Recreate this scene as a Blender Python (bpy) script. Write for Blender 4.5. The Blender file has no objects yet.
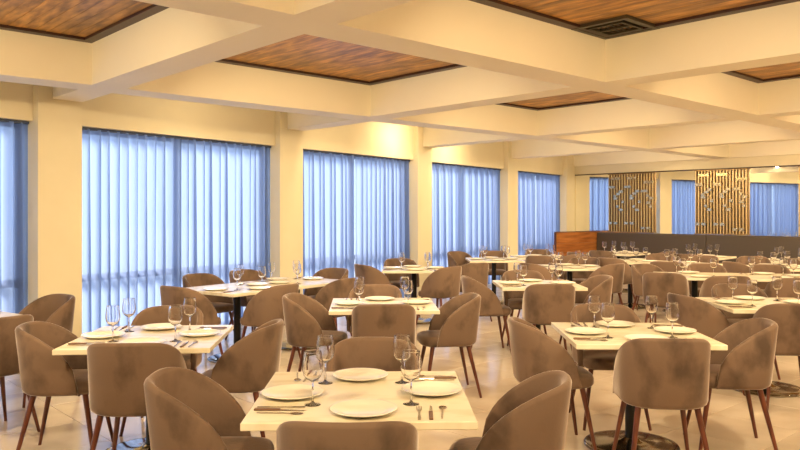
import bpy, math, random
from mathutils import Vector, Matrix
random.seed(7)
scene = bpy.context.scene
COL = scene.collection
PI = math.pi

# ------------------------------------------------------------------ camera
cam_data = bpy.data.cameras.new('camera')
cam = bpy.data.objects.new('camera', cam_data)
COL.objects.link(cam)
F_PX = 740.0
EYE = 1.545
cam_data.sensor_width = 36.0
cam_data.lens = 36.0 * F_PX / 800.0
cam_data.shift_y = -12.5 / 800.0
cam_data.clip_end = 200
cam.location = (0, 0, EYE)
cam.rotation_euler = (PI / 2, 0, 0)
scene.camera = cam

# ------------------------------------------------------------------ sky, exposure
world = bpy.data.worlds.new('sky')
scene.world = world
world.use_nodes = True
bg = world.node_tree.nodes['Background']
bg.inputs['Color'].default_value = (0.66, 0.81, 1.0, 1)
bg.inputs['Strength'].default_value = 2.6
sun_data = bpy.data.lights.new('sun', 'SUN')
sun_data.energy = 7.0
sun_data.angle = 0.4
sun_data.color = (1.0, 0.96, 0.90)
sun = bpy.data.objects.new('sun', sun_data)
COL.objects.link(sun)
sun.rotation_euler = Vector((0.163, -0.987, -0.50)).to_track_quat('-Z', 'Y').to_euler()
vs = scene.view_settings
vs.view_transform = 'Standard'
vs.look = 'None'
vs.gamma = 1.0
vs.use_curve_mapping = False
vs.exposure = 0.17
scene.cycles.max_bounces = 18
scene.cycles.transmission_bounces = 18
scene.cycles.diffuse_bounces = 5
scene.cycles.transparent_max_bounces = 24
scene.cycles.sample_clamp_indirect = 6.0
WARM = (1.0, 0.75, 0.43)
COFFER_POWER = 49.0
COFFER_SPREAD = 2.7
WASH_POWER = 12.0

# ------------------------------------------------------------------ plan of the room
# beam grid: u along the long beams, v towards the windows; window wall stands skew to it
def ang(d): return math.radians(d)
U = Vector((math.sin(ang(47.53)), math.cos(ang(47.53))))
V = Vector((-U.y, U.x))
G = Vector((-0.642, 4.734))
GU, GV = G.dot(U), G.dot(V)
SA, SB = 3.345, 3.4245
WA, WB = 0.357, 0.325
HB, HT, HW = 2.745, 3.137, 2.50
W = Vector((math.sin(ang(35.604)), math.cos(ang(35.604))))     # along the window wall
N = Vector((-W.y, W.x))                                        # out through the windows
W0 = Vector((-3.8385, 7.526))
T_FAR = 14.4
CORNER = W0 + W * T_FAR
U_FAR = CORNER.dot(U)
V_CORNER = CORNER.dot(V)
U_MIN, V_MIN = -3.4, -3.0
def uv(u, v, z=0.0):
    p = U * u + V * v
    return Vector((p.x, p.y, z))
def tw(t, off, z=0.0):
    p = W0 + W * t + N * off
    return Vector((p.x, p.y, z))
def v_on_far(px, du=0.0):
    """v of the point on the far wall seen in column px"""
    k = (px - 400) / F_PX
    u = U_FAR + du
    # (u*U.x + v*V.x) = k (u*U.y + v*V.y)
    return u * (k * U.y - U.x) / (V.x - k * V.y)
def v_wall(u, off=0.0):
    """v where the window wall (shifted by off) is met on the line u"""
    p = W0 + N * off
    # u U + v V = p + t W
    return (u * (U.dot(N)) - p.dot(N)) / (-V.dot(N))

# ------------------------------------------------------------------ materials
MATS = {}
def mat(name, color=(0.8, 0.8, 0.8), rough=0.5, metal=0.0, **kw):
    m = bpy.data.materials.new(name); m.use_nodes = True
    b = m.node_tree.nodes['Principled BSDF']
    b.inputs['Base Color'].default_value = (*color, 1)
    b.inputs['Roughness'].default_value = rough
    b.inputs['Metallic'].default_value = metal
    for k, v in kw.items():
        b.inputs[k.replace('_', ' ')].default_value = v
    MATS[name] = m
    return m
def nodes(m):
    nt = m.node_tree
    return nt, nt.nodes['Principled BSDF']
def noise_color(m, c1, c2, scale, stretch=(1, 1, 1), detail=4, lo=0.35, hi=0.65, coords='Object', rnd=0.0, rot=(0, 0, 0), rough=None):
    nt, b = nodes(m)
    tc = nt.nodes.new('ShaderNodeTexCoord')
    mp = nt.nodes.new('ShaderNodeMapping'); mp.inputs['Scale'].default_value = stretch
    mp.inputs['Rotation'].default_value = rot
    nt.links.new(tc.outputs[coords], mp.inputs['Vector'])
    nz = nt.nodes.new('ShaderNodeTexNoise'); nz.inputs['Scale'].default_value = scale; nz.inputs['Detail'].default_value = detail
    vec = mp.outputs['Vector']
    if rnd:
        oi = nt.nodes.new('ShaderNodeObjectInfo')
        mul = nt.nodes.new('ShaderNodeMath'); mul.operation = 'MULTIPLY'; mul.inputs[1].default_value = 37.0
        nt.links.new(oi.outputs['Random'], mul.inputs[0])
        ad = nt.nodes.new('ShaderNodeVectorMath'); ad.operation = 'ADD'
        nt.links.new(vec, ad.inputs[0]); nt.links.new(mul.outputs[0], ad.inputs[1])
        vec = ad.outputs[0]
    nt.links.new(vec, nz.inputs['Vector'])
    cr = nt.nodes.new('ShaderNodeValToRGB')
    cr.color_ramp.elements[0].position = lo; cr.color_ramp.elements[0].color = (*c1, 1)
    cr.color_ramp.elements[1].position = hi; cr.color_ramp.elements[1].color = (*c2, 1)
    nt.links.new(nz.outputs['Fac'], cr.inputs['Fac'])
    out = cr.outputs['Color']
    if rnd:
        hs = nt.nodes.new('ShaderNodeHueSaturation')
        mr = nt.nodes.new('ShaderNodeMapRange'); mr.inputs['To Min'].default_value = 1 - rnd; mr.inputs['To Max'].default_value = 1 + rnd
        nt.links.new(oi.outputs['Random'], mr.inputs['Value'])
        nt.links.new(mr.outputs['Result'], hs.inputs['Value'])
        nt.links.new(out, hs.inputs['Color'])
        out = hs.outputs['Color']
    nt.links.new(out, b.inputs['Base Color'])
    return nz
def bump(m, scale, strength, stretch=(1, 1, 1)):
    nt, b = nodes(m)
    tc = nt.nodes.new('ShaderNodeTexCoord'); mp = nt.nodes.new('ShaderNodeMapping'); mp.inputs['Scale'].default_value = stretch
    nt.links.new(tc.outputs['Object'], mp.inputs['Vector'])
    nz = nt.nodes.new('ShaderNodeTexNoise'); nz.inputs['Scale'].default_value = scale; nz.inputs['Detail'].default_value = 3
    nt.links.new(mp.outputs['Vector'], nz.inputs['Vector'])
    bp = nt.nodes.new('ShaderNodeBump'); bp.inputs['Strength'].default_value = strength; bp.inputs['Distance'].default_value = 0.01
    nt.links.new(nz.outputs['Fac'], bp.inputs['Height']); nt.links.new(bp.outputs['Normal'], b.inputs['Normal'])

m_wall = mat('cream_paint', (0.80, 0.71, 0.52), 0.75)
noise_color(m_wall, (0.74, 0.66, 0.46), (0.78, 0.70, 0.50), 1.3)
m_beam = mat('beam_paint', (0.80, 0.72, 0.57), 0.75)
noise_color(m_beam, (0.87, 0.80, 0.62), (0.90, 0.83, 0.65), 1.1)
m_floor = mat('floor_tile', (0.62, 0.52, 0.40), 0.14)
noise_color(m_floor, (0.62, 0.52, 0.40), (0.74, 0.64, 0.51), 2.2, rnd=0.05)
m_grout = mat('floor_base', (0.40, 0.32, 0.24), 0.45)
m_plank = mat('ceiling_wood', (0.3, 0.14, 0.05), 0.42)
noise_color(m_plank, (0.17, 0.070, 0.015), (0.58, 0.29, 0.065), 2.2, stretch=(7, 1.5, 1), lo=0.33, hi=0.66, rnd=0.25)
m_border = mat('dark_border_wood', (0.035, 0.010, 0.006), 0.4)
m_vent = mat('vent_metal', (0.055, 0.045, 0.028), 0.4, 0.3)
m_ventdark = mat('vent_dark', (0.015, 0.012, 0.01), 0.6)
m_velvet = mat('taupe_velvet', (0.28, 0.19, 0.125), 0.85)
noise_color(m_velvet, (0.076, 0.046, 0.030), (0.162, 0.102, 0.068), 5.0, stretch=(1, 1, .7), detail=9, lo=0.32, hi=0.50, rnd=0.08)
nt_, b_ = nodes(m_velvet)
b_.inputs['Sheen Weight'].default_value = 0.95
b_.inputs['Sheen Roughness'].default_value = 0.28
b_.inputs['Sheen Tint'].default_value = (0.95, 0.85, 0.78, 1)
bump(m_velvet, 60, 0.08)
m_leg = mat('walnut_leg', (0.13, 0.032, 0.014), 0.35)
noise_color(m_leg, (0.07, 0.016, 0.008), (0.14, 0.036, 0.015), 9, stretch=(4, 4, 0.6))
m_black = mat('black_steel', (0.012, 0.011, 0.010), 0.35, 0.5)
m_base = mat('polished_base', (0.30, 0.27, 0.22), 0.12, 1.0)
m_top = mat('table_top', (0.80, 0.73, 0.56), 0.22)
noise_color(m_top, (0.74, 0.66, 0.48), (0.82, 0.76, 0.60), 3.5, stretch=(1, 2.4, 1), detail=8, lo=0.38, hi=0.5, rnd=0.03)
m_plate = mat('white_china', (0.84, 0.80, 0.70), 0.15)
m_steel = mat('cutlery_steel', (0.55, 0.50, 0.44), 0.2, 1.0)
m_handle = mat('cutlery_handle', (0.16, 0.085, 0.045), 0.4)
m_leather = mat('booth_leather', (0.058, 0.043, 0.033), 0.6)
bump(m_leather, 40, 0.1)
m_partition = mat('partition_wood', (0.33, 0.12, 0.03), 0.35)
noise_color(m_partition, (0.20, 0.062, 0.014), (0.44, 0.17, 0.045), 1.6, stretch=(1.0, 1.0, 11), lo=0.32, hi=0.7)
m_partdark = mat('partition_edge_wood', (0.10, 0.035, 0.015), 0.4)
m_gold = mat('bronze_slat', (0.30, 0.19, 0.08), 0.35, 0.7)
m_conn = mat('polished_brass', (0.80, 0.66, 0.38), 0.2, 0.9)
m_gold2 = mat('gold_slat_face', (0.78, 0.58, 0.27), 0.35, 0.5)
m_frame = mat('window_frame', (0.12, 0.12, 0.13), 0.4, 0.4)
m_mirror = mat('mirror_glass', (0.93, 0.93, 0.90), 0.015, 1.0)
m_track = mat('curtain_track', (0.05, 0.07, 0.13), 0.6)
m_ground = mat('paving', (0.62, 0.62, 0.62), 0.9)
m_lamp = mat('unseen_lamp_housing', (0.75, 0.72, 0.65), 0.5)
m_switch = mat('skirting_paint', (0.72, 0.64, 0.48), 0.6)

def curtain_material():
    m = bpy.data.materials.new('sheer_blue_curtain'); m.use_nodes = True
    nt = m.node_tree; nt.nodes.clear()
    out = nt.nodes.new('ShaderNodeOutputMaterial')
    d = nt.nodes.new('ShaderNodeBsdfDiffuse'); d.inputs['Color'].default_value = (0.13, 0.19, 0.40, 1)
    t = nt.nodes.new('ShaderNodeBsdfTranslucent'); t.inputs['Color'].default_value = (0.36, 0.43, 0.62, 1)
    tr = nt.nodes.new('ShaderNodeBsdfTransparent'); tr.inputs['Color'].default_value = (0.72, 0.82, 1.0, 1)
    a = nt.nodes.new('ShaderNodeMixShader'); a.inputs[0].default_value = 0.66
    b = nt.nodes.new('ShaderNodeMixShader'); b.inputs[0].default_value = 0.12
    nt.links.new(d.outputs[0], a.inputs[1]); nt.links.new(t.outputs[0], a.inputs[2])
    nt.links.new(a.outputs[0], b.inputs[1]); nt.links.new(tr.outputs[0], b.inputs[2])
    nt.links.new(b.outputs[0], out.inputs['Surface'])
    return m
m_curtain = curtain_material()
def thin_glass(name, tint, edge, ior=1.45):
    m = bpy.data.materials.new(name); m.use_nodes = True
    nt = m.node_tree; nt.nodes.clear()
    out = nt.nodes.new('ShaderNodeOutputMaterial')
    tr = nt.nodes.new('ShaderNodeBsdfTransparent'); tr.inputs['Color'].default_value = (*tint, 1)
    gl = nt.nodes.new('ShaderNodeBsdfGlossy'); gl.inputs['Roughness'].default_value = 0.03
    lw = nt.nodes.new('ShaderNodeLayerWeight'); lw.inputs['Blend'].default_value = 0.5
    pw = nt.nodes.new('ShaderNodeMath'); pw.operation = 'POWER'; pw.inputs[1].default_value = 3.0
    mr = nt.nodes.new('ShaderNodeMapRange'); mr.inputs['To Min'].default_value = 0.04; mr.inputs['To Max'].default_value = edge
    nt.links.new(lw.outputs['Facing'], pw.inputs[0]); nt.links.new(pw.outputs[0], mr.inputs['Value'])
    mx = nt.nodes.new('ShaderNodeMixShader')
    nt.links.new(mr.outputs['Result'], mx.inputs[0]); nt.links.new(tr.outputs[0], mx.inputs[1]); nt.links.new(gl.outputs[0], mx.inputs[2])
    nt.links.new(mx.outputs[0], out.inputs['Surface'])
    return m
m_pane = thin_glass('window_pane', (0.95, 0.97, 1.0), 0.8)
m_glass = mat('wine_glass', (1, 1, 1), 0.0, 0.0, Transmission_Weight=1.0, IOR=1.45)

# ------------------------------------------------------------------ mesh helpers
class MB:
    def __init__(s): s.v = []; s.f = []; s.smooth = []
    def quadgrid(s, rows, close=False, smooth=True):
        b = len(s.v); n = len(rows[0])
        for r in rows: s.v.extend([tuple(p) for p in r])
        for i in range(len(rows) - 1):
            for j in range(n if close else n - 1):
                k = (j + 1) % n
                s.f.append((b + i * n + j, b + i * n + k, b + (i + 1) * n + k, b + (i + 1) * n + j)); s.smooth.append(smooth)
        return b
    def poly(s, pts, smooth=False):
        b = len(s.v); s.v.extend([tuple(p) for p in pts]); s.f.append(tuple(range(b, b + len(pts)))); s.smooth.append(smooth)
    def hexa(s, p):   # 8 points: bottom ring 0-3 (ccw from above), top ring 4-7
        b = len(s.v); s.v.extend([tuple(q) for q in p])
        for f in ((3, 2, 1, 0), (4, 5, 6, 7), (0, 1, 5, 4), (1, 2, 6, 5), (2, 3, 7, 6), (3, 0, 4, 7)):
            s.f.append(tuple(b + k for k in f)); s.smooth.append(False)
        return s
    def box(s, x0, x1, y0, y1, z0, z1, tf=None):
        p = [(x0, y0, z0), (x1, y0, z0), (x1, y1, z0), (x0, y1, z0), (x0, y0, z1), (x1, y0, z1), (x1, y1, z1), (x0, y1, z1)]
        if tf: p = [tf(*q) for q in p]
        return s.hexa(p)
    def bevbox(s, x0, x1, y0, y1, z0, z1, b=0.004):
        """box with a chamfered top edge and bottom edge"""
        rings = [(b, z0), (0, z0 + b), (0, z1 - b), (b, z1)]
        rows = [[(x0 + i, y0 + i, z), (x1 - i, y0 + i, z), (x1 - i, y1 - i, z), (x0 + i, y1 - i, z)] for i, z in rings]
        s.quadgrid(rows, close=True, smooth=False)
        s.poly(rows[-1]); s.poly(list(reversed(rows[0])))
        return s
    def tube(s, p0, p1, r0, r1, n=10, caps=True, smooth=True):
        p0 = Vector(p0); p1 = Vector(p1); d = (p1 - p0).normalized()
        a = d.orthogonal().normalized(); c = d.cross(a)
        r = [[tuple(q + (a * math.cos(2 * PI * k / n) + c * math.sin(2 * PI * k / n)) * rr) for k in range(n)] for q, rr in ((p0, r0), (p1, r1))]
        s.quadgrid(r, close=True, smooth=smooth)
        if caps: s.poly(list(reversed(r[0]))); s.poly(r[1])
        return s
    def lathe(s, prof, n=20, smooth=True):
        rows = [[(r * math.cos(2 * PI * k / n), r * math.sin(2 * PI * k / n), z) for k in range(n)] for r, z in prof]
        s.quadgrid(rows, close=True, smooth=smooth)
        return s
    def mesh(s, name, m):
        me = bpy.data.meshes.new(name); me.from_pydata(s.v, [], s.f)
        me.polygons.foreach_set('use_smooth', s.smooth)
        me.materials.append(m); me.update()
        return me
def link(name, me, parent=None, loc=None, rotz=0.0):
    o = bpy.data.objects.new(name, me); COL.objects.link(o)
    if loc is not None: o.location = loc
    o.rotation_euler = (0, 0, rotz)
    if parent: o.parent = parent
    return o
def part(name, mb, m, parent=None, loc=None, rotz=0.0): return link(name, mb.mesh(name, m), parent, loc, rotz)
def tag(o, label=None, cat=None, group=None, kind=None):
    if label: o['label'] = label
    if cat: o['category'] = cat
    if group: o['group'] = group
    if kind: o['kind'] = kind
    return o
def empty(name, loc=(0, 0, 0), rotz=0.0):
    o = bpy.data.objects.new(name, None); COL.objects.link(o); o.location = loc; o.rotation_euler = (0, 0, rotz); o.empty_display_size = 0.1
    return o

# ------------------------------------------------------------------ floor
def slab(z0, z1):
    ua, ub = U_MIN - .2, U_FAR + .25
    ring = [(ua, V_MIN - .2), (ub, V_MIN - .2), (ub, v_wall(ub, .40)), (ua, v_wall(ua, .40))]
    return MB().hexa([uv(a, b, z0) for a, b in ring] + [uv(a, b, z1) for a, b in ring])
fl = slab(-0.25, -0.004)
floor = tag(part('floor', fl, m_grout), 'pale beige polished tile floor under all the tables', 'floor', kind='structure')
TS = 0.615
tile_me = MB().bevbox(-TS / 2 + .002, TS / 2 - .002, -TS / 2 + .002, TS / 2 - .002, -0.004, 0.0, 0.001).mesh('tile', m_floor)
u0, v0 = 5.626 + TS / 2, 1.955 + TS / 2
cand = []
rot_grid = math.atan2(U.y, U.x)
for i in range(-16, 20):
    for j in range(-12, 20):
        u, v = u0 + i * TS, v0 + j * TS
        if u > U_FAR - .4 or u < U_MIN or v < V_MIN: continue
        p = uv(u, v)
        if p.y < 3.0 or (Vector((p.x, p.y)) - W0).dot(N) > -0.02: continue
        px = 400 + F_PX * p.x / p.y
        if -90 < px < 890: cand.append((p.y, p))
cand.sort(key=lambda c: c[0])
for d, p in cand[:300]:
    link('tile', tile_me, floor, p, rot_grid)
rest = MB()
for d, p in cand[300:]:
    h = TS / 2 - .002
    q = Vector((p.x, p.y))
    rest.poly([tuple((q + U * a + V * b).to_3d()) for a, b in ((-h, -h), (h, -h), (h, h), (-h, h))])
rt = part('tile_field', rest, m_floor, floor); tag(rt, kind='stuff')

# ------------------------------------------------------------------ ceiling, beams, coffers
cl = slab(HT + .055, HT + .30)
ceiling = tag(part('ceiling', cl, m_beam), 'cream coffered ceiling with deep beams and wood panels', 'ceiling', kind='structure')
AV = {i: GV + SA * i for i in (-2, -1, 0, 1)}
BU = {j: GU + SB * j for j in (-1, 0, 1, 2, 3, 4)}
def beam_box(mb, a0, a1, b0, b1, z0=HB): mb.box(a0, a1, b0, b1, z0, HT + .09, lambda a, b, c: uv(a, b, c))
for i, v in AV.items():                 # long beams, cut where they meet the window wall
    mb = MB()
    if i >= 1:
        ends = []
        for s in (-1, 1):
            vv = v + s * WA / 2
            # u on the wall line for this v
            p = W0 + N * 0.12
            ends.append(max(U_MIN, (vv * V.dot(N) - p.dot(N)) / (-U.dot(N))))
        if max(ends) > U_FAR - .1: continue
        b = [uv(ends[0], v - WA / 2, HB), uv(U_FAR, v - WA / 2, HB), uv(U_FAR, v + WA / 2, HB), uv(ends[1], v + WA / 2, HB)]
        t = [q + Vector((0, 0, HT + .09 - HB)) for q in b]
        mb.hexa(b + t)
    else:
        beam_box(mb, U_MIN, U_FAR, v - WA / 2, v + WA / 2)
    part('beam', mb, m_beam, ceiling)
for j, u in BU.items():                 # cross beams run on to the window wall pillars
    mb = MB()
    vs_ = [V_MIN] + [q for i in (-2, -1, 0, 1) for q in (AV[i] - WA / 2, AV[i] + WA / 2)]
    for k in range(0, len(vs_) - 1, 2): beam_box(mb, u - WB / 2, u + WB / 2, vs_[k], vs_[k + 1])
    if j >= 0:
        b = [uv(u - WB / 2, vs_[-1], HB), uv(u + WB / 2, vs_[-1], HB), uv(u + WB / 2, v_wall(u + WB / 2, .05), HB), uv(u - WB / 2, v_wall(u - WB / 2, .05), HB)]
        t = [q + Vector((0, 0, HT + .09 - HB)) for q in b]
        mb.hexa([b[0], b[1], b[2], b[3]] + t)
    part('beam', mb, m_beam, ceiling)

PLW = 0.105
def coffer(i, j, planks=True):
    ua, ub = BU[j] + WB / 2, BU[j + 1] - WB / 2
    va, vb = AV[i] + WA / 2, AV[i + 1] - WA / 2
    mb = MB(); mb.box(ua, ub, va, vb, HT + .038, HT + .056, lambda a, b, c: uv(a, b, c))
    pan = part('wood_panel', mb, m_plank if not planks else m_border, ceiling)
    bw, bh = 0.095, 0.05
    for q in ((ua, ub, va, va + bw), (ua, ub, vb - bw, vb), (ua, ua + bw, va + bw, vb - bw), (ub - bw, ub, va + bw, vb - bw)):
        bb = MB(); bb.box(q[0], q[1], q[2], q[3], HT, HT + .045, lambda a, b, c: uv(a, b, c)); part('border', bb, m_border, pan)
    if planks:
        n = int((ub - ua - 2 * bw) / PLW); w = (ub - ua - 2 * bw) / n
        L = vb - va - 2 * bw
        key = (round(w, 4), round(L, 4))
        if key not in plank_cache:
            plank_cache[key] = MB().bevbox(-w / 2 + .0008, w / 2 - .0008, -L / 2, L / 2, -0.012, 0.0, 0.0015).mesh('plank', m_plank)
        for k in range(n):
            link('plank', plank_cache[key], pan, uv(ua + bw + (k + .5) * w, (va + vb) / 2, HT + .036 + random.uniform(-.001, .001)), rot_grid)
plank_cache = {}
for (i, j) in ((0, -1), (0, 0), (-1, 0), (-1, 1), (0, 1)): coffer(i, j, True)
for (i, j) in ((-2, -1), (-2, 0), (-2, 1), (-1, -1), (-2, 2), (-1, 2), (0, 2), (-2, 3), (-1, 3), (0, 3)): coffer(i, j, False)

# lamps and housings added to light the coffers, on beam faces hidden from camera
lamp_me = MB()
lamp_me.tube((0, 0, 0), (0, 0, .10), .055, .055, 16)
lamp_mesh = lamp_me.mesh('unseen_lamp', m_lamp)
def lamp(pos, aim, power, size=0.16, color=WARM, spread=PI):
    o = link('unseen_lamp', lamp_mesh, ceiling, pos + Vector((0, 0, .012)))
    L = bpy.data.lights.new('unseen_lamp_light', 'AREA'); L.shape = 'DISK'; L.size = size; L.energy = power; L.color = color; L.spread = spread
    lo = bpy.data.objects.new('unseen_lamp_light', L); COL.objects.link(lo)
    lo.location = pos
    lo.rotation_euler = (aim).to_track_quat('-Z', 'Y').to_euler()
for i in (-2, -1, 0):
    for j in (-1, 0, 1, 2, 3):
        uc, vc = (BU[j] + BU[j + 1]) / 2, (AV[i] + AV[i + 1]) / 2
        p1 = uv(uc, AV[i] + WA / 2 + .058, HB + .16)
        lamp(p1, Vector((V.x, V.y, -1.0)), COFFER_POWER, 0.1, spread=COFFER_SPREAD)
        p2 = uv(BU[j] + WB / 2 + .058, vc, HB + .16)
        lamp(p2, Vector((U.x, U.y, -1.0)), COFFER_POWER, 0.1, spread=COFFER_SPREAD)

for j in (0, 1, 2, 3):                  # unseen lamps added to brighten the wedge-shaped bays beside the windows
    uc = (BU[j] + BU[j + 1]) / 2
    depth = v_wall(uc) - AV[1]
    lamp(uv(uc, AV[1] + WA / 2 + .058, HB + .16), Vector((V.x, V.y, -0.9)), COFFER_POWER * min(.6, .05 + .16 * depth), 0.1)
    if j: lamp(uv(BU[j] + WB / 2 + .058, AV[1] + WA / 2 + depth * .4, HB + .16), Vector((U.x, U.y, -0.9)), COFFER_POWER * min(.5, .16 * depth), 0.1)

# ------------------------------------------------------------------ window wall
cols = [(-6.5, -6.3), (-3.33, -2.85), (.16, .649), (3.667, 4.141), (7.151, 7.612), (10.651, 11.134), (13.86, T_FAR + .35)]
wl = MB()
for a, b in cols: wl.box(a, b, 0, .40, -.1, HT + .2, lambda x, y, z: tw(x, y, z))
for k in range(len(cols) - 1):
    wl.box(cols[k][1], cols[k + 1][0], .10, .40, HW, HT + .2, lambda x, y, z: tw(x, y, z))
tag(part('wall_left', wl, m_wall), 'cream window wall with pillars between tall openings', 'wall', kind='structure')
names = ['leftmost', 'first wide', 'second', 'third', 'last']
def fold_curtain(t0, t1, off, seed):
    rnd = random.Random(seed)
    n = int((t1 - t0) / 0.011)
    ph = [rnd.uniform(0, 6.28) for _ in range(5)]
    rows = []
    for zi, z in enumerate((0.015, 0.5, 1.1, 1.8, 2.3, HW - .02)):
        k = [1.0, 1.0, .95, .85, .8, .75][zi]
        row = []
        for a in range(n + 1):
            t = t0 + (t1 - t0) * a / n
            s = t * 2 * PI / 0.125 + 1.3 * math.sin(t * 2.3 + ph[0]) + .12 * zi * math.sin(t * 3 + ph[3])
            o = .055 * math.sin(s) + .016 * math.sin(s * .53 + ph[1]) + .008 * math.sin(s * 2.1 + ph[2] + zi * .2)
            en = min(1.0, (t - t0) / .08, (t1 - t) / .08)
            row.append(tw(t + en * .010 * math.sin(s * .5 + zi * .4), off + o * k * en, z))
        rows.append(row)
    mb = MB(); mb.quadgrid(rows)
    return mb
wn = 0
for k in range(1, len(cols) - 1):
    a, b = cols[k][1], cols[k + 1][0]
    wn += 1
    win = empty('window_%d' % wn, tw((a + b) / 2, .33)); tag(win, 'dark framed window behind sheer curtain, %s along the wall' % names[k - 1], 'window', kind='structure')
    inv = Matrix.Translation(win.location).inverted()
    def tl(x, y, z, o=win.location): return tw(x, y, z) - o
    fr = MB(); m_ = (a + b) / 2
    for q in ((a, b, 0.0, .07), (a, b, HW - .06, HW), (a, b, .76, .84)): fr.box(q[0], q[1], .30, .36, q[2], q[3], tl)
    for q in (a, b - .06, m_ - .04): fr.box(q, q + (.08 if q == m_ - .04 else .06), .30, .36, .0, HW, tl)
    part('frame', fr, m_frame, win)
    for (x0, x1) in ((a + .06, m_ - .04), (m_ + .04, b - .06)):
        for (z0, z1) in ((.07, .76), (.84, HW - .06)):
            pn = MB(); pn.poly([tl(x0, .33, z0), tl(x1, .33, z0), tl(x1, .33, z1), tl(x0, .33, z1)]); part('pane', pn, m_pane, win)
    gap = m_ - .06
    for side, (x0, x1) in (('left', (a + .015, gap - .003)), ('right', (gap + .003, b - .003))):
        c = part('curtain', fold_curtain(x0, x1, .195, k * 10 + len(side)), m_curtain)
        tag(c, 'sheer blue pleated curtain, %s half of the %s window' % (side, names[k - 1]), 'curtain', 'sheer blue curtains')
        tr = MB(); tr.box(x0, x1, .17, .24, HW - .03, HW - .004, lambda x, y, z: tw(x, y, z)); part('curtain_track', tr, m_track, c)

# wall washers between the long beam and the windows
for t, off, pw in ((6.50, -.85, .9), (8.20, -1.0, .9), (-1.0, -.3, .2)):
    lamp(tw(t, off, 3.075), Vector((N.x, N.y, -0.36)), WASH_POWER * pw, .07, spread=1.7)

# ------------------------------------------------------------------ other walls
wf = MB(); wf.box(U_FAR, U_FAR + .25, V_MIN - .2, V_CORNER + .35, -.1, HT + .2, lambda a, b, c: uv(a, b, c))
tag(part('wall_far', wf, m_wall), 'cream end wall behind the mirror and booth', 'wall', kind='structure')
wb = MB(); wb.box(U_MIN - .25, U_MIN, V_MIN - .2, 9.0, -.1, HT + .2, lambda a, b, c: uv(a, b, c))
tag(part('wall_back', wb, m_wall), 'cream back wall behind the viewpoint', 'wall', kind='structure')
wr = MB(); wr.box(U_MIN - .25, U_FAR + .25, V_MIN - .25, V_MIN, -.1, HT + .2, lambda a, b, c: uv(a, b, c))
tag(part('wall_right', wr, m_wall), 'cream right wall of the dining room', 'wall', kind='structure')
gd = MB(); gd.box(-70, 60, -40, 90, -.6, -.3); tag(part('outdoor_ground', gd, m_ground), 'grey paving outside the windows', 'ground', kind='structure')

# mirror, with a slim head trim
V_R = V_MIN + .1
mi = MB(); mi.box(U_FAR - .012, U_FAR - .001, V_R, V_CORNER - .03, 1.0, HW, lambda a, b, c: uv(a, b, c))
mirror = tag(part('wall_mirror', mi, m_mirror), 'long wall mirror above the booth reflecting curtains and pillars', 'mirror')
tr = MB(); tr.box(U_FAR - .03, U_FAR - .0, V_R, V_CORNER - .02, HW, HW + .025, lambda a, b, c: uv(a, b, c)); part('head_trim', tr, m_border, mirror)

# ------------------------------------------------------------------ brass screens on the mirror
def screen(px0, px1, label, seed):
    rnd = random.Random(5)
    va, vb = v_on_far(px0, -.07), v_on_far(px1, -.07)
    width = va - vb
    base = uv(U_FAR - .07, va, 0)
    r = empty('metal_screen', base); tag(r, label, 'screen', 'brass slat screens on the mirror')
    def lf(x, y, z): return uv(U_FAR - .07 + y, va - x, z) - base
    n = 17
    z0, z1 = 1.075, HW - .02
    xs = [width * (k + .5) / n for k in range(n)]
    for k, x in enumerate(xs):
        mb = MB(); mb.box(x - .008, x + .008, -.012, .045, z0, z1, lf); sl = part('slat', mb, m_gold, r)
        mb = MB(); mb.box(x - .0085, x + .0085, -.016, -.012, z0, z1, lf); part('face_strip', mb, m_gold2, sl)
    for f in range(3):
        b = f * 6
        pat = [(1, 2, .93), (2, 3, .93), (3, 4, .93), (0, 1, .78), (1, 2, .78), (2, 2, .62), (3, 4, .66), (4, 5, .70), (2, 3, .58), (0, 1, .15), (2, 3, .15), (3, 3, .44), (4, 5, .38), (5, 5, .52)]
        for (p, q, h) in pat:
            if b + q >= n: continue
            hh = h + (0.0 if f < 2 else -.08 * ((p + q) % 2))
            mb = MB(); zc = z0 + (z1 - z0) * hh
            mb.box(xs[b + p] - .014, xs[b + q] + (.05 if p == q else .014), -.022, .02, zc - .03, zc + .03, lf); part('connector', mb, m_conn, r)
    for z in (z0 - .02, z1):
        mb = MB(); mb.box(0, width, -.015, .05, z, z + .018, lf); part('rail', mb, m_gold, r)
screen(608, 654.5, 'brass slat screen on the mirror, nearest the corner', 1)
screen(694.5, 748.5, 'brass slat screen on the mirror, middle of the right side', 2)
screen(798, 850, 'brass slat screen cut off at the right picture edge', 3)

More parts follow.
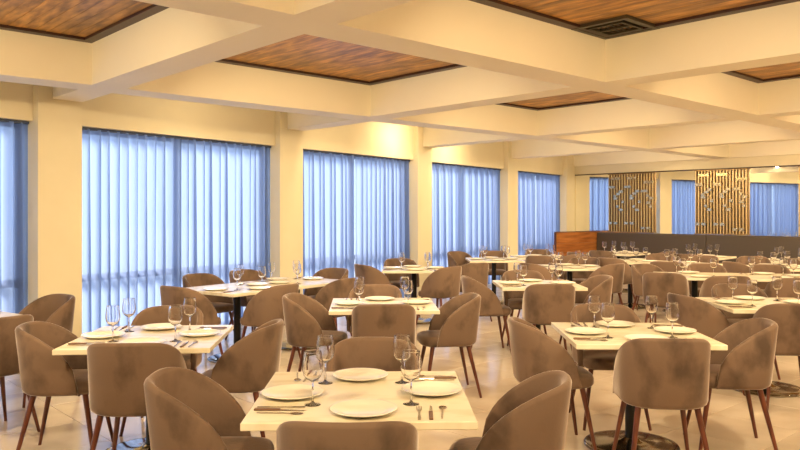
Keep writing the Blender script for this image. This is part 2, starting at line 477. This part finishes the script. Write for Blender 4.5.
# ------------------------------------------------------------------ booth and wood partition
V_B0 = v_on_far(600)
booth = empty('banquette', uv(U_FAR - .35, V_B0, 0)); tag(booth, 'dark brown upholstered wall banquette under the mirror', 'banquette')
def bl(a, b, c): return uv(a, b, c) - booth.location
vv = V_B0
PAN = V_B0 - v_on_far(709)
while vv > V_MIN + .5:
    ve = max(vv - PAN, V_MIN + .2)
    mb = MB()
    prof = [(-.16, .45), (-.175, .50), (-.155, 1.02), (-.135, 1.045), (-.03, 1.045), (-.015, 1.03), (-.015, .45)]
    rows = []
    for vq, ins in ((vv - .004, .012), (vv - .016, 0), (ve + .016, 0), (ve + .004, .012)):
        rows.append([bl(U_FAR + a + (ins if a < -.1 else 0), vq, z - (ins if z > 1 else 0)) for a, z in prof])
    mb.quadgrid(rows, close=True, smooth=False); mb.poly(rows[0]); mb.poly(list(reversed(rows[-1])))
    part('back_panel', mb, m_leather, booth)
    mb = MB(); mb.box(U_FAR - .64, U_FAR - .02, ve + .004, vv - .004, .30, .47, bl); part('seat_pad', mb, m_leather, booth)
    mb = MB(); mb.box(U_FAR - .58, U_FAR - .02, ve, vv, .0, .30, bl); part('plinth', mb, m_partdark, booth)
    vv = ve
PL = 1.84
wp = empty('wood_partition', uv(U_FAR - .9, V_B0 + .04, 0)); tag(wp, 'low orange-brown wood partition at the end of the booth', 'partition')
def wl_(a, b, c): return uv(a, b, c) - wp.location
for k in range(4):
    mb = MB(); z0 = .02 + k * .262
    mb.box(U_FAR - PL, U_FAR - .02, V_B0 + .01, V_B0 + .05, z0, z0 + .259, wl_); part('board', mb, m_partition, wp)
mb = MB(); mb.box(U_FAR - PL - .01, U_FAR - .02, V_B0 + .003, V_B0 + .058, 1.068, 1.088, wl_); part('cap', mb, m_partdark, wp)
mb = MB(); mb.box(U_FAR - PL - .025, U_FAR - PL, V_B0 + .004, V_B0 + .057, 0, 1.07, wl_); part('end_post', mb, m_partdark, wp)

# ------------------------------------------------------------------ air vent in the coffer corner
vu, vv_ = BU[1] - WB / 2 - .275, AV[0] - WA / 2 - .275
vent = empty('ceiling_vent', uv(vu, vv_, HT - .004), rot_grid); tag(vent, 'square dark ceiling air conditioning cassette in coffer corner', 'vent')
R_ = .27
mb = MB()
for q in ((-R_, R_, -R_, -R_ + .045), (-R_, R_, R_ - .045, R_), (-R_, -R_ + .045, -R_ + .045, R_ - .045), (R_ - .045, R_, -R_ + .045, R_ - .045)):
    mb.box(q[0], q[1], q[2], q[3], 0, .06)
part('frame', mb, m_vent, vent)
mb = MB(); mb.box(-R_ + .045, R_ - .045, -R_ + .045, R_ - .045, .03, .06); part('recess', mb, m_ventdark, vent)
mb = MB()
for q in ((-.165, .165, -.165, -.15), (-.165, .165, .15, .165), (-.165, -.15, -.15, .15), (.15, .165, -.15, .15), (-.008, .008, -.15, .15)): mb.box(q[0], q[1], q[2], q[3], .0, .03)
part('grille', mb, m_vent, vent)
for s_ in (-1, 1):
    for q in ((-.19, .19, s_ * .195 - .012, s_ * .195 + .012), (s_ * .195 - .012, s_ * .195 + .012, -.17, .17)):
        mb = MB(); mb.box(q[0], q[1], q[2], q[3], .014, .022); part('louver', mb, m_vent, vent)
for y in (-.11, -.055, 0, .055, .11):
    mb = MB(); mb.box(-.15, .15, y - .012, y + .012, .018, .024); part('slat', mb, m_vent, vent)

# ------------------------------------------------------------------ tub chair meshes
def chair_shell():
    A_, YB, YF = .252, -.238, .135
    pts = []
    for k in range(5): pts.append((-A_, YF - (YF) * k / 5))
    nA = 26; e = .78
    for k in range(nA + 1):
        th = PI * k / nA
        c, s = math.cos(th), math.sin(th)
        pts.append((-A_ * math.copysign(abs(c) ** e, c), YB * abs(s) ** e))
    for k in range(1, 6): pts.append((A_, YF * k / 5))
    n = len(pts)
    out = []
    for i in range(n):
        a = Vector(pts[max(0, i - 1)]); b = Vector(pts[min(n - 1, i + 1)])
        d = (b - a).normalized(); nr = Vector((d.y, -d.x)) * -1      # inward
        p = Vector(pts[i])
        if nr.dot(Vector((0, .05)) - p) < 0: nr = -nr
        q = max(0, min(1, (p.y - YB) / (YF - YB)))
        f = max(0.0, 1 - q ** 1.5) ** .5
        out.append((p, nr, .455 + .385 * f, q))
    rows = []
    TH = .042
    for p, nr, zt, q in out:
        row = []
        back = (1 - q)
        def at(off, z):
            k = max(0, (z - .43) / .41)
            x = p.x * (1 + .035 * k) + nr.x * off
            y = p.y + nr.y * off - .045 * k * back
            return (x, y, z)
        zb = .425
        body = zt - .02
        row.append(at(.05, zb)); row.append(at(.022, zb + .004)); row.append(at(.006, zb + .016))
        lo = zb + .035
        for h in (0, .33, .66, 1): row.append(at(0, min(lo, body - .002) + max(body - lo, .002) * h))
        row += [at(.006, zt - .008), at(.016, zt), at(TH - .016, zt), at(TH - .006, zt - .008)]
        for h in (1, .6, .25, 0): row.append(at(TH, min(lo, body - .002) + max(body - lo, .002) * h))
        rows.append(row)
    mb = MB(); mb.quadgrid(rows, close=True)
    mb.poly(list(reversed(rows[0])), True); mb.poly(rows[-1], True)
    return mb.mesh('shell', m_velvet)
def chair_seat():
    mb = MB(); n = 36
    rings = [(.86, .425), (.95, .428), (1.0, .445), (1.0, .478), (.965, .495), (.86, .505), (.6, .511), (.3, .513), (.05, .514)]
    rows = []
    for s, z in rings:
        row = []
        for k in range(n):
            th = 2 * PI * k / n; c, sn = math.cos(th), math.sin(th)
            x = .218 * math.copysign(abs(c) ** .6, c) * s
            y = .030 + .228 * math.copysign(abs(sn) ** .6, sn) * s
            if y > .1: x *= 1 + .08 * min(1, (y - .1) / .1)
            row.append((x, y, z))
        rows.append(row)
    mb.quadgrid(rows, close=True); mb.poly(rows[-1], True); mb.poly(list(reversed(rows[0])))
    return mb.mesh('seat', m_velvet)
def chair_leg(sx, sy):
    mb = MB(); mb.tube((sx * .165, .01 + sy * .15, .43), (sx * .235, .0 + sy * .235, 0.0), .0185, .0105, 10)
    return mb.mesh('leg', m_leg)
def chair_under():
    mb = MB(); mb.box(-.16, .16, -.15, .18, .416, .43)
    return mb.mesh('under_frame', m_black)
SHELL, SEAT, UNDER = chair_shell(), chair_seat(), chair_under()
LEGS = [chair_leg(a, b) for a in (-1, 1) for b in (-1, 1)]
def chair(x, y, facing, label):
    r = empty('tub_chair', (x, y, 0), ang(facing - 90))
    tag(r, label, 'chair', 'taupe velvet tub chairs')
    link('shell', SHELL, r); link('seat', SEAT, r); link('under_frame', UNDER, r)
    for l in LEGS: link('leg', l, r)
    return r

# ------------------------------------------------------------------ table, plate, glass, cutlery meshes
TW, TZ = .90, .75
TOP = MB().bevbox(-TW / 2, TW / 2, -TW / 2, TW / 2, TZ - .032, TZ, .003).mesh('table_top', m_top)
COLUMN = MB().tube((0, 0, .03), (0, 0, TZ - .04), .038, .038, 18).mesh('column', m_black)
DISC = MB().lathe([(.045, .062), (.07, .046), (.16, .036), (.26, .026), (.300, .018), (.307, .009), (.302, 0)], 40).mesh('base_plate', m_base)
BRK = MB()
BRK.box(-.22, .22, -.025, .025, TZ - .058, TZ - .032); BRK.box(-.025, .025, -.22, .22, TZ - .056, TZ - .033)
BRACKET = BRK.mesh('bracket', m_black)
PLATE = MB().lathe([(0.001, .006), (.085, .006), (.093, .009), (.128, .019), (.135, .020), (.136, .018), (.128, .014), (.09, .002), (.07, 0), (.001, 0)], 40).mesh('plate', m_plate)
GL = MB().lathe([(.0005, .0), (.032, .0), (.0337, .0003), (.034, .001), (.0335, .0018), (.012, .006), (.0045, .014), (.0038, .05), (.004, .092), (.010, .099), (.027, .109), (.039, .126), (.0435, .148), (.0415, .180), (.0365, .2185), (.0362, .2205), (.0358, .2215), (.0353, .2215), (.0349, .2205), (.0353, .2185), (.0402, .180), (.0420, .148), (.0372, .126), (.0255, .1105), (.006, .1015), (.0005, .101)], 24)
GLASS = GL.mesh('wine_glass', m_glass)
def fork_mesh():
    mb = MB()
    mb.box(-.004, .004, -.10, .02, 0.001, .0045); mb.box(-.006, .006, -.10, -.05, .0008, .005)
    mb.hexa([(-.004, .02, .001), (.004, .02, .001), (.011, .045, .001), (-.011, .045, .001), (-.004, .02, .004), (.004, .02, .004), (.011, .045, .004), (-.011, .045, .004)])
    for x in (-.0095, -.0032, .0032, .0095): mb.box(x - .0016, x + .0016, .045, .095, .001, .0035)
    return mb.mesh('fork', m_steel)
def knife_blade():
    mb = MB(); mb.hexa([(-.007, .0, .001), (.008, .0, .001), (.008, .09, .001), (-.001, .105, .001), (-.006, .0, .004), (.007, .0, .003), (.007, .09, .003), (-.001, .105, .003)])
    return mb.mesh('blade', m_steel)
def knife_handle():
    mb = MB(); mb.bevbox(-.008, .008, -.105, .0, .0005, .009, .002); return mb.mesh('handle', m_handle)
def spoon_mesh():
    mb = MB(); mb.box(-.0035, .0035, -.095, .045, .001, .0045)
    rows = []
    for s, z in ((1, .004), (.8, .002), (.4, .001), (.05, .001)):
        rows.append([(.017 * s * math.cos(2 * PI * k / 14), .065 + .027 * s * math.sin(2 * PI * k / 14), z) for k in range(14)])
    mb.quadgrid(rows, close=True); return mb.mesh('spoon', m_steel)
FORK, BLADE, HANDLE, SPOON = fork_mesh(), knife_blade(), knife_handle(), spoon_mesh()

SIDE_ROT = {'near': 0, 'right': 90, 'far': 180, 'left': 270}
def table(x, y, rot, desc, seats=('near', 'right', 'far', 'left'), cutlery=3, label=None):
    t = empty('dining_table', (x, y, 0), ang(rot))
    tag(t, label, 'table', 'square pedestal dining tables')
    link('table_top', TOP, t); link('column', COLUMN, t); link('base_plate', DISC, t); link('bracket', BRACKET, t)
    rnd = random.Random(int(x * 1000) + int(y * 77))
    for s in seats:
        a = ang(rot + SIDE_ROT[s])
        def place(name, me, lx, ly, z, rz=0.0):
            wx = x + lx * math.cos(a) - ly * math.sin(a); wy = y + lx * math.sin(a) + ly * math.cos(a)
            return link(name, me, None, (wx, wy, TZ + z), a + rz)
        j = lambda q: rnd.uniform(-q, q)
        tag(place('dinner_plate', PLATE, .02 + j(.012), -.300 + j(.008), 0), 'round white dinner plate at the %s side of %s' % (s, desc), 'plate', 'white dinner plates')
        tag(place('wine_glass', GLASS, .195 + j(.015), -.19 + j(.02), 0), 'clear stemmed wine glass by the %s side of %s' % (s, desc), 'glass', 'clear wine glasses')
        if cutlery >= 2:
            tag(place('fork', FORK, .232, -.325 + j(.01), 0, j(.12)), 'steel dinner fork at the %s side of %s' % (s, desc), 'fork', 'steel forks')
            k = empty('knife', place_pt(x, y, a, .278, -.325 + j(.01), TZ), a + j(.12)); tag(k, 'dark handled table knife at the %s side of %s' % (s, desc), 'knife', 'table knives')
            link('blade', BLADE, k); link('handle', HANDLE, k)
        if cutlery >= 3:
            tag(place('spoon', SPOON, .325, -.325 + j(.01), 0, j(.12)), 'small steel spoon at the %s side of %s' % (s, desc), 'spoon', 'steel spoons')
def place_pt(x, y, a, lx, ly, z):
    return (x + lx * math.cos(a) - ly * math.sin(a), y + lx * math.sin(a) + ly * math.cos(a), z)

WR = -35.6 + 0.0        # tables set parallel to the window wall
FR = 47.53              # tables set parallel to the booth
T = 'cream square pedestal table '
table(-.163, 3.254, 1.2, 'the foreground table', label=T + 'in the foreground centre, set for four')
table(-1.596, 4.763, 4, 'the near left table', label=T + 'at near left before the widest window')
table(1.530, 4.900, -2, 'the near right table', label=T + 'at near right with a chair back before it')
table(-.148, 6.434, 3, 'the middle centre table', label=T + 'in the middle, straight behind the foreground one')
table(3.20, 6.48, -3, 'the right edge table', label=T + 'cut by the right picture edge')
table(1.53, 8.25, 0, 'the table behind the near right one', label=T + 'right of centre, behind the near right one')
table(-3.45, 5.58, 90 + WR, 'the left edge table', seats=('right',), label=T + 'cut by the left picture edge')
ca = Vector((-1.46, 8.20))
table(*(ca - W * .452), 90 + WR, 'the window pair, near half', cutlery=2, seats=('right', 'left', 'near'), label=T + 'by the first pillar, near half of a joined pair')
table(*(ca + W * .452), 90 + WR, 'the window pair, far half', cutlery=2, seats=('right', 'left', 'far'), label=T + 'by the first pillar, far half of a joined pair')
table(.20, 10.50, 0, 'the table before the second pillar', cutlery=2, label=T + 'before the second pillar along the windows')
table(1.60, 12.60, 0, 'the table before the third pillar', cutlery=0, label=T + 'before the third pillar along the windows')
table(2.50, 13.30, 0, 'the table before the last window', cutlery=0, label=T + 'before the last window, left of the partition')
table(2.50, 10.90, 0, 'the table in front of the partition', cutlery=0, label=T + 'in front of the low wood partition')
table(3.78, 12.15, -42.5, 'the booth-side pair, left half', cutlery=0, label=T + 'left half of the pair before the booth')
table(3.78 + .675 * .905, 12.15 - .738 * .905, -42.5, 'the booth-side pair, right half', cutlery=0, label=T + 'right half of the pair before the booth')
table(4.30, 14.55, -42.5, 'the booth table below the corner screen', cutlery=0, label=T + 'at the booth below the corner screen')
table(5.45, 13.35, -42.5, 'the booth table below the middle screen', cutlery=0, label=T + 'at the booth below the middle screen')
table(6.45, 12.20, -42.5, 'the booth table at far right', cutlery=0, label=T + 'at the booth at far right')
table(3.75, 9.42, -12, 'the right-hand pair, left half', cutlery=2, seats=('near', 'far', 'left'), label=T + 'left half of the pair at right')
table(3.75 + .905 * .978, 9.42 - .905 * .208, -12, 'the right-hand pair, right half', cutlery=2, seats=('near', 'far', 'right'), label=T + 'right half of the pair at right')
table(5.55, 10.80, 0, 'the table behind the right-hand pair', cutlery=0, label=T + 'just behind the right-hand pair')

# ------------------------------------------------------------------ chairs: x, y, facing (0 = right, 90 = away), label
Cc = 'taupe velvet tub chair '
for x, y, f, l in (
    (-.19, 2.745, 90, 'at the near side of the foreground table, back to viewer'),
    (-.82, 3.25, 2, 'on the left of the foreground table, showing its seat'),
    (-.14, 3.93, 270, 'on the far side of the foreground table'),
    (.46, 3.22, 168, 'on the right of the foreground table'),
    (-1.50, 4.255, 92, 'at the near side of the near left table, back to viewer'),
    (-2.13, 4.72, 8, 'on the left of the near left table'),
    (-1.70, 5.35, 272, 'on the far side of the near left table'),
    (-1.04, 4.80, 178, 'on the right of the near left table'),
    (1.55, 4.40, 86, 'at the near side of the near right table, back to viewer'),
    (1.00, 4.90, 2, 'on the left of the near right table'),
    (1.54, 5.48, 270, 'on the far side of the near right table'),
    (2.17, 4.88, 170, 'on the right of the near right table'),
    (-.13, 5.955, 92, 'at the near side of the middle centre table, back to viewer'),
    (-.72, 6.35, -8, 'on the left of the middle centre table'),
    (-.24, 7.02, 268, 'on the far side of the middle centre table'),
    (.41, 6.37, 188, 'on the right of the middle centre table'),
    (2.64, 6.45, 12, 'on the left of the right edge table'),
    (3.28, 7.08, 268, 'on the far side of the right edge table'),
    (3.12, 5.98, 84, 'cut by the right picture edge, before the right edge table'),
    (1.52, 7.57, 88, 'before the table behind the near right one'),
    (.96, 8.2, 4, 'on the left of the table behind the near right one'),
    (1.48, 8.80, 270, 'on the far side of the table behind the near right one'),
    (2.08, 8.27, 186, 'on the right of the table behind the near right one'),
    (-2.87, 5.16, 144.4, 'cut by the left edge, at the lower side of its table'),
    (-3.03, 6.18, 234.4, 'at the upper side of the left edge table, against the pillar'),
    (-1.31, 7.42, 148, 'before the near half of the window pair'),
    (-.72, 8.16, 146, 'before the far half of the window pair'),
    (-2.17, 8.40, 324, 'behind the near half of the window pair'),
    (-1.78, 9.0, 324, 'behind the far half of the window pair'),
    (-.93, 9.20, 234.4, 'at the far end of the window pair'),
    (-2.06, 7.30, 54.4, 'at the near end of the window pair'),
    (-.34, 10.22, 30, 'left of the table before the second pillar'),
    (0.02, 11.15, 280, 'behind the table before the second pillar'),
    (.53, 9.88, 140, 'right front of the table before the second pillar'),
    (.98, 10.58, 120, 'right of the table before the second pillar'),
    (1.14, 13.30, 310, 'left behind the table before the third pillar'),
    (1.70, 13.46, 268, 'right behind the table before the third pillar'),
    (2.36, 12.33, 70, 'between the third-pillar table and the last-window table'),
    (2.62, 13.98, 265, 'behind the table before the last window'),
    (2.86, 12.68, 120, 'in front of the table before the last window'),
    (1.98, 10.45, 30, 'left of the table in front of the partition'),
    (2.86, 10.42, 130, 'right front of the table in front of the partition'),
    (2.83, 11.5, 240, 'behind the table in front of the partition'),
    (3.42, 11.72, 40, 'at the left end of the booth-side pair'),
    (3.30, 13.30, 30, 'near the partition with its blue-lit back to the windows'),
    (3.85, 13.95, 50, 'before the booth table below the corner screen'),
    (4.86, 13.86, 127, 'right of the booth table below the corner screen'),
    (3.96, 10.92, 60, 'before the right half of the booth-side pair'),
    (4.35, 12.55, 228, 'behind the left half of the booth-side pair'),
    (4.88, 12.02, 228, 'behind the right half of the booth-side pair'),
    (5.00, 12.80, 50, 'before the booth table below the middle screen'),
    (3.20, 8.92, 62, 'at the left end of the right-hand pair'),
    (3.42, 9.97, 300, 'behind the left corner of the right-hand pair'),
    (3.72, 8.48, 84, 'before the left half of the right-hand pair'),
    (4.18, 10.05, 258, 'behind the left half of the right-hand pair'),
    (4.95, 9.85, 258, 'behind the right half of the right-hand pair'),
    (4.32, 8.22, 84, 'before the right half of the right-hand pair'),
    (5.00, 10.75, 10, 'left of the table behind the right-hand pair'),
    (5.62, 11.75, 250, 'behind the table behind the right-hand pair'),
    (6.27, 11.55, 50, 'before the booth table at far right'),
): chair(x, y, f, Cc + l)
